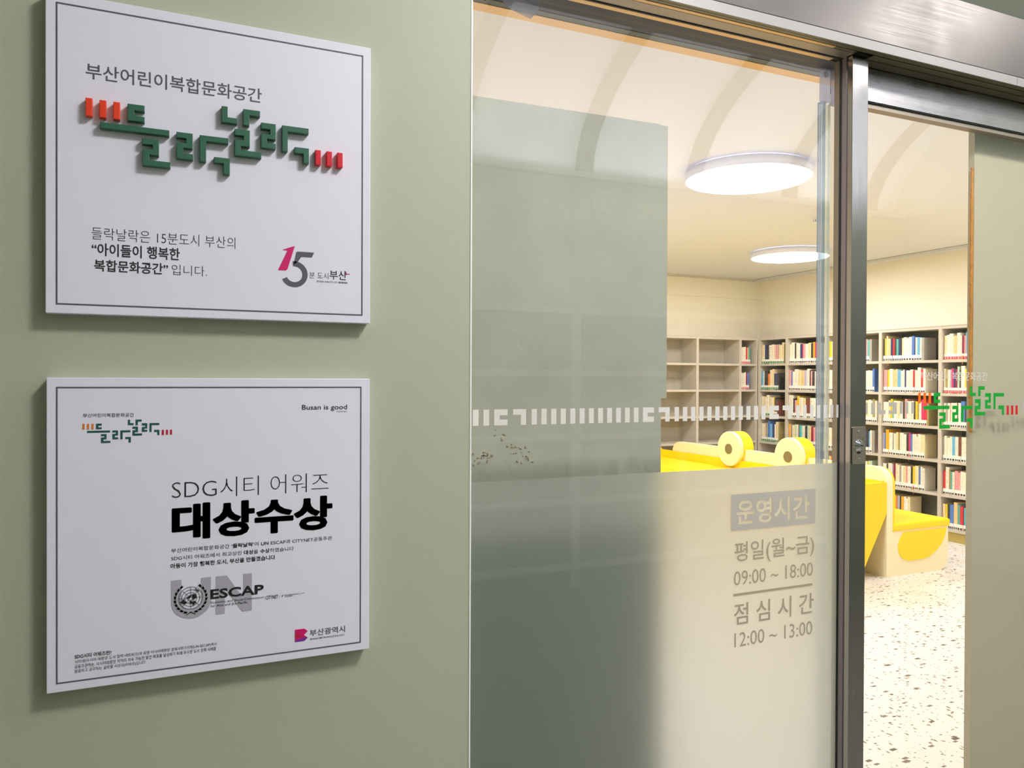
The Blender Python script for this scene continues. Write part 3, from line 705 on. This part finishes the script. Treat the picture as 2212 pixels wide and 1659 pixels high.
into(flat_polys('city_logo', [[(.1731, 1.0575), (.1900, 1.0610), (.1917, 1.0596), (.1868, 1.0553), (.1731, 1.0553)]], YT, 'print_violet', None), t)
into(flat_polys('city_logo', [[(.1731, 1.0700), (.1800, 1.0645), (.1862, 1.0645), (.1731, 1.0615)]], YT-.0002, 'print_crimson', None), t)
text('부산광역시', .1947, .2478, 1.0608, 1.0709, YT, 'print_slate', t, off=.01)
text('BUSAN METROPOLITAN CITY', .1954, .2471, 1.0554, 1.0580, YT, 'print_slate', t, off=.01)
text('SDG시티 어워즈란?', -.1144, -.0705, 1.0716, 1.0776, YT, 'print_black', t, off=.016)
text('시티넷(아시아-태평양 도시 협력 네트워크)과 유엔 아시아태평양 경제사회이사회(UN ESCAP)에서', -.1144, .0635, 1.0648, 1.0702, YT, 'print_black', t)
text('공동주관하는, 아시아태평양 지역의 지속 가능한 발전 목표를 달성하기 위해 우수한 도시 정책 사례를', -.1144, .0630, 1.0584, 1.0638, YT, 'print_black', t)
text('발굴하고 공유하는 글로벌 시상식(어워즈)입니다', -.1144, -.0286, 1.0520, 1.0574, YT, 'print_black', t)

# ------------------------------------------------------------------ yellow play sofa
t = thing('play_sofa', (4.816, 2.833, 0), 'bright yellow and cream foam play bench with two round frog eyes on its backrest', 'sofa')
def rr_yz(y0, y1, z0, z1, r, n=8):   # rounded top corners, (y,z)
    return [(y0, z0), (y1, z0)] + [(y1-r+r*cos(pi/2*i/n), z1-r+r*sin(pi/2*i/n)) for i in range(n+1)] + [(y0+r-r*sin(pi/2*i/n), z1-r+r*cos(pi/2*i/n)) for i in range(n+1)]
bm = bmesh.new()
add_prism(bm, [(4.816, 0), (5.39, 0), (5.43, .012), (5.46, .04), (5.475, .09), (5.475, .333), (4.816, .333)], 2.833, 5.47, 'y')
add_prism(bm, rr_yz(2.833, 5.47, .333, .805, .115), 4.816, 4.876, 'x')
into(mesh_obj('frame', bm, 'sofa_cream'), t)
into(prism('back_cushion', rr_yz(2.835, 5.465, .335, .802, .115), 4.876, 4.905, 'sofa_yellow', axis='x', bev=.008), t)
into(box('seat_cushion', 4.874, 5.492, 2.822, 5.47, .330, .392, 'sofa_yellow', bev=.018), t)
pill = [(4.990, .322), (4.955, .285), (4.932, .235), (4.936, .185), (4.958, .142), (5.00, .113), (5.06, .103), (5.20, .104), (5.27, .118), (5.345, .158), (5.405, .21), (5.44, .27), (5.450, .322)]
into(prism('side_inlay', pill, 2.826, 2.840, 'sofa_yellow', bev=.005), t)
def eye(yc, zc):
    e = into(prism('eye', cyl_pts(yc, zc, .162, 48), 4.758, 4.800, 'sofa_cream', axis='x', bev=.008), t)
    d = prism('eye_rim', cyl_pts(yc, zc, .161, 48), 4.800, 4.918, 'sofa_yellow', axis='x', bev=.006); into(d, t)
    into(prism('pupil', cyl_pts(yc, zc, .047, 32), 4.752, 4.759, 'pupil_grey', axis='x'), t)
eye(4.515, .806); eye(3.765, .802)
bm = bmesh.new()
add_prism(bm, [(4.816, .470), (4.595, .09), (4.53, 0), (4.18, 0), (4.10, .09), (3.88, .470), (3.88, .633), (4.816, .633)], 2.835, 5.69, 'y')
add_box(bm, 3.88, 4.816, 2.835, 2.86, .633, .699); add_box(bm, 3.88, 4.816, 5.66, 5.69, .633, .72); add_box(bm, 3.88, 3.91, 2.86, 5.66, .633, .70)
add_box(bm, 4.79, 4.8155, 2.86, 5.66, .633, .706)
into(mesh_obj('tub', bm, 'sofa_yellow_deep'), t)

# ------------------------------------------------------------------ bookcases
LV = [.105 + .304*i for i in range(7)]
TH = .024
t = thing('bookcase', (6.40, 4.4, 0), 'long pale bookcase full of books along the right wall of the library room', 'bookcase')
UP = [5.955, 5.512, 4.935, 4.252, 3.607, 2.955, 2.30]
for y in UP: into(box('upright', 6.40, 6.698, y-.0165, y+.0165, .08, 1.941, 'shelf_board'), t)
for a, b in zip(UP, UP[1:]):
    for z in LV: into(box('shelf', 6.402, 6.68, b+.0165, a-.0165, z-TH/2, z+TH/2, 'shelf_board'), t)
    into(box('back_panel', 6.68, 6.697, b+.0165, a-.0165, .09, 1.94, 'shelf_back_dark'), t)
into(box('top_board', 6.398, 6.698, UP[-1]-.0165, 5.9555, 1.9415, 1.949, 'shelf_board'), t)
into(box('plinth', 6.425, 6.69, UP[-1]-.01, 5.97, .0015, .088, 'plinth_olive'), t)
t = thing('bookcase', (5.4, 5.98, 0), 'pale bookcase with mostly empty shelves along the back wall of the room', 'bookcase')
UX = [2.65, 3.275, 3.90, 4.28, 4.90, 5.527, 6.145, 6.395]
for x in UX[:-1]: into(box('upright', x-.0165, x+.0165, 5.98, 6.278, .08, 1.941, 'shelf_board'), t)
into(box('upright', 6.38, 6.3985, 5.98, 6.278, .08, 1.941, 'shelf_board'), t)
for a, b in zip(UX, UX[1:]):
    r = b-.0165 if b < 6.3 else 6.38
    for z in LV: into(box('shelf', a+.0165, r, 5.982, 6.26, z-TH/2, z+TH/2, 'shelf_board'), t)
    into(box('back_panel', a+.0165, r, 6.26, 6.277, .09, 1.94, 'shelf_back'), t)
into(box('top_board', 2.63, 6.3975, 5.978, 6.278, 1.9415, 1.949, 'shelf_board'), t)
into(box('plinth', 2.65, 6.38, 6.0, 6.27, .0015, .088, 'plinth_olive'), t)

# ------------------------------------------------------------------ books
PAL = {'w': ((250, 241, 220), 'white'), 'c': ((246, 226, 178), 'cream'), 'h': ((248, 208, 150), 'peach'), 'y': ((244, 212, 40), 'yellow'), 'o': ((246, 140, 50), 'orange'),
 'a': ((252, 180, 30), 'amber'), 'r': ((226, 52, 60), 'red'), 'p': ((246, 166, 166), 'pink'), 'm': ((226, 50, 110), 'magenta'), 'b': ((86, 130, 208), 'blue'),
 's': ((110, 186, 232), 'sky blue'), 'n': ((52, 60, 118), 'navy'), 't': ((96, 178, 168), 'teal'), 'u': ((70, 196, 206), 'turquoise'), 'g': ((84, 168, 84), 'green'),
 'e': ((196, 220, 190), 'pale green'), 'k': ((58, 56, 54), 'black'), 'G': ((176, 168, 158), 'grey'), 'l': ((192, 186, 206), 'lavender'), 'd': ((132, 70, 56), 'brown'),
 'v': ((172, 156, 96), 'olive'), 'q': ((150, 30, 72), 'crimson')}
ORD = ['first', 'second', 'third', 'fourth', 'fifth', 'sixth', 'seventh', 'eighth', 'ninth', 'tenth', 'eleventh', 'twelfth', 'thirteenth', 'fourteenth', 'fifteenth', 'sixteenth', 'seventeenth', 'eighteenth',
       'nineteenth', 'twentieth', 'twenty-first', 'twenty-second', 'twenty-third', 'twenty-fourth']
ROWN = ['top', 'second', 'third', 'fourth', 'fifth', 'bottom']
BAYN = {'E': 'wide bay right of the door lock', 'F': 'bay beside the grey door board', 'D': 'sliver between seal and door jamb', 'C': 'second bay from the corner', 'B': 'first bay right of the corner', 'A': 'narrow corner bay'}
# colour code, width in mm, optional + (tall) or - (short)
ROWS = {
 'E1': 'k16 y12 c18+ h18 h16 n20 r24 k20 t24 n16 k18 c20 w30 w28 w30 b28+ n14 w20 s22 w24 G26',
 'E2': 'p24 p20 y24 w38 h28 h24 s34 w30 w18 n14 w40 w34 r16 w34 w34+ r22 w24',
 'E3': 'w20 w40 c22 y24+ t14 w44 c26 w30 k20 p24+ w46 w26 k16 y24 v18 w24 m36+ r24 v18',
 'E4': 'l16 b16 a34+ w44 k10 w26 c26 v18 w40 w30 k28 m18 b16 w44 w20- w28 c44',
 'E5': 'w24 w20 k14 w46 l16 q24 c22 w22 G16 w24 c26 p22 w36 k20 y26 c36 b22 w20 w22',
 'E6': 'k14 w22 s16 w28 c26 y20 o16 l26 k18 a28 w24 w20 c26',
 'F1': 'c26 w24 w36+ c20 h18 w34+ w14 q18 p20 s34+ w26 c24 b20 w30 r22 w26',
 'F2': 'w16 v22 w22 l16 m20 n18 q18 e20+ k14 w36+ y18 l14 s30+ w28 c22 r20 w28 g22',
 'F3': 'w20 G18 w24 p12 w38 w18 k10 w26 b38+ k18 w24 c24 w30 t20 w24 p20',
 'F4': 'G10 w24 w26 w24 s28 w34 d26 w28 w34 p14 w24 w26 c26 b18 w28',
 'F5': 'r24 w36+ v14 t16 w22 p30 p24 w28 w26 w24 w24 h16 w24 n20 w26 y22 w28',
 'F6': 'c22 y22 k26 b36 h36+ t24 r28 q10 u46 w24 g22 w28 o20 w26',
 'D1': 'y34 w24 | p20 t26 G26', 'D2': 'w34 c22 | w26 w26 w26 b26+', 'D3': 'w30 w26 | c34 w28 w24 v22+ w28', 'D4': 'w30 c26 | n18 k22 s14 w26 G34', 'D5': 'c30 o24 | w24 y18 e44',
 'C1': 'w34 w46+ k20 w36 w26 n30 m14 p36 w38 c40 k32 a22 m36 a30 w34 y34',
 'C2': 'p28 b20 w30 w54+ c44 h46 l38 w44+ k14 p22 k32 w34 r26 n24 w30',
 'C3': 'w64+ k24 p30- y36+ w54 c40 d42 d22 w40 w44 w34 b28 w30',
 'C4': 'a32 b16 c36 e28 w30 d14 u36 w50 k32 e30 h26 q28 p30 l34 w30 e30',
 'C5': 'w50 c40 w44 b40 w40 w44 l30 w40',
 'B1': 'c46 n36 k34 w42 w38 c26 p40 G18 c42 c30+ v10',
 'B2': 's24 w20 k30 k26 o34- c34+ c30+ k22- n26- k30-',
 'B3': 'w38 h22 w22 w40+ c38 w36 y18 k24 d20-',
 'B4': 'w36 c36 G34 b34+ s40 n34 w22 c40+ v12',
 'A1': 'w40 w34 w32 r22 h20 t22', 'A2': 'w22 w22 w22 w22 w22 q20 b22',
}
def bay_range(b):
    i = 'BCDEF'.find(b); return UP[i]-.0165, UP[i+1]+.0165
count = 0
def make_book(name, loc, w, h, d, code, band, rotz, label, tilt=0):
    """spine at local x=0 facing -x, thickness along y (centred), depth +x"""
    bm = bmesh.new(); c = .0022
    r = min(.005, w*.22)
    # spine slightly rounded, covers, one shell
    pts = [(d, -w/2), (d, -w/2+c), (.004, -w/2+c), (.004, w/2-c), (d, w/2-c), (d, w/2), (r*.7, w/2), (.0004, w/2-r), (.0, 0), (.0004, -w/2+r), (r*.7, -w/2)]
    add_prism(bm, pts, 0, h, 'z')
    o = mesh_obj(name, bm, 'book_cover'); o.location = loc; o.rotation_euler = (tilt, 0, rotz)
    col, cn = PAL[code]; f = random.uniform(.93, 1.05); cc = [min(1, v*f) for v in lin(col)]
    o.color = (*cc, 1)
    tag(o, label, 'book')
    pb = bmesh.new(); add_box(pb, .005, d-.004, -w/2+c+.0003, w/2-c-.0003, .003, h-.004)
    mesh_obj('page_block', pb, 'page', o)
    if band:
        lb = bmesh.new(); hw = w/2-.0004
        add_box(lb, -.0008, .0009, -hw, hw, .027, .052, 0)
        add_box(lb, -.0008, .0009, -hw, hw, .004, .027, 1 if band != 'tag_black' else 0)
        if band == 'tag_black':
            n = max(1, round(w/.022))
            for k in range(n):
                y0 = -hw + (k+.18)*2*hw/n; y1 = -hw + (k+.86)*2*hw/n
                add_box(lb, -.0011, -.0007, y0, y1, .006, .022, 1)
        else:
            add_box(lb, -.0011, -.0007, -hw*.35, hw*.25, .010, .021, 0)
        mesh_obj('call_label', lb, ['tag_white', band], o)
    return o
for key, spec in ROWS.items():
    bay, row = key[0], int(key[1]); z = LV[6-row] + TH/2
    if bay == 'A': lo, hi = 6.145+.0165, 6.38; pos = lo+.004
    else: hi, lo = bay_range(bay); pos = hi-.006
    if key == 'E6' : pos = hi-.03
    toks = spec.split(); n = 0
    place = BAYN[bay]
    for tk in toks:
        if tk == '|':
            pos = 4.442; n = 0; place = 'sliver just right of the door stile'; continue
        code = tk[0]; tall = tk[-1] == '+'; short = tk[-1] == '-'; w = float(tk[1:].rstrip('+-'))/1000
        h = random.uniform(.208, .226) + (.022 if tall else 0) - (.028 if short else 0)
        if bay == 'A': h -= .02
        d = random.uniform(.145, .17) + (.01 if tall else 0)
        if bay == 'A':
            if pos + w > hi: break
        elif pos - w < lo + .012 or (bay == 'F' and pos < 3.31) or (bay == 'C' and pos < 5.03): break
        lab = f'{PAL[code][1]} book, {ORD[n]} from left, {ROWN[row-1]} shelf, {place}'
        band = {'F': 'tag_red' if row < 3 else 'tag_black', 'B': 'tag_green', 'A': 'tag_pink'}.get(bay, 'tag_black')
        if bay == 'A':
            b = make_book('book', (pos+w/2, 6.03+random.uniform(0, .006), z), w-.0008, h, d, code, band, pi/2, lab); pos += w
        else:
            last = tk is toks[-1]
            b = make_book('book', (6.418+random.uniform(0, .007), pos-w/2, z), w-.0008, h, d, code, None if (last and code in 'Gv') else band, 0, lab); pos -= w
        b['group'] = 'books on the library shelves'
        if (key, n) in (('F1', 7), ('E1', 3), ('E4', 11), ('E5', 14)):
            rb = bmesh.new(); zz = .0 if key != 'F1' else .0
            add_box(rb, -.004, -.003, -.003, .003, -.045, .035)
            mesh_obj('ribbon', rb, 'ribbon_orange' if key[0] == 'F' or key == 'E1' else 'ribbon_red', b)
        n += 1; count += 1
print('BOOKS', count)
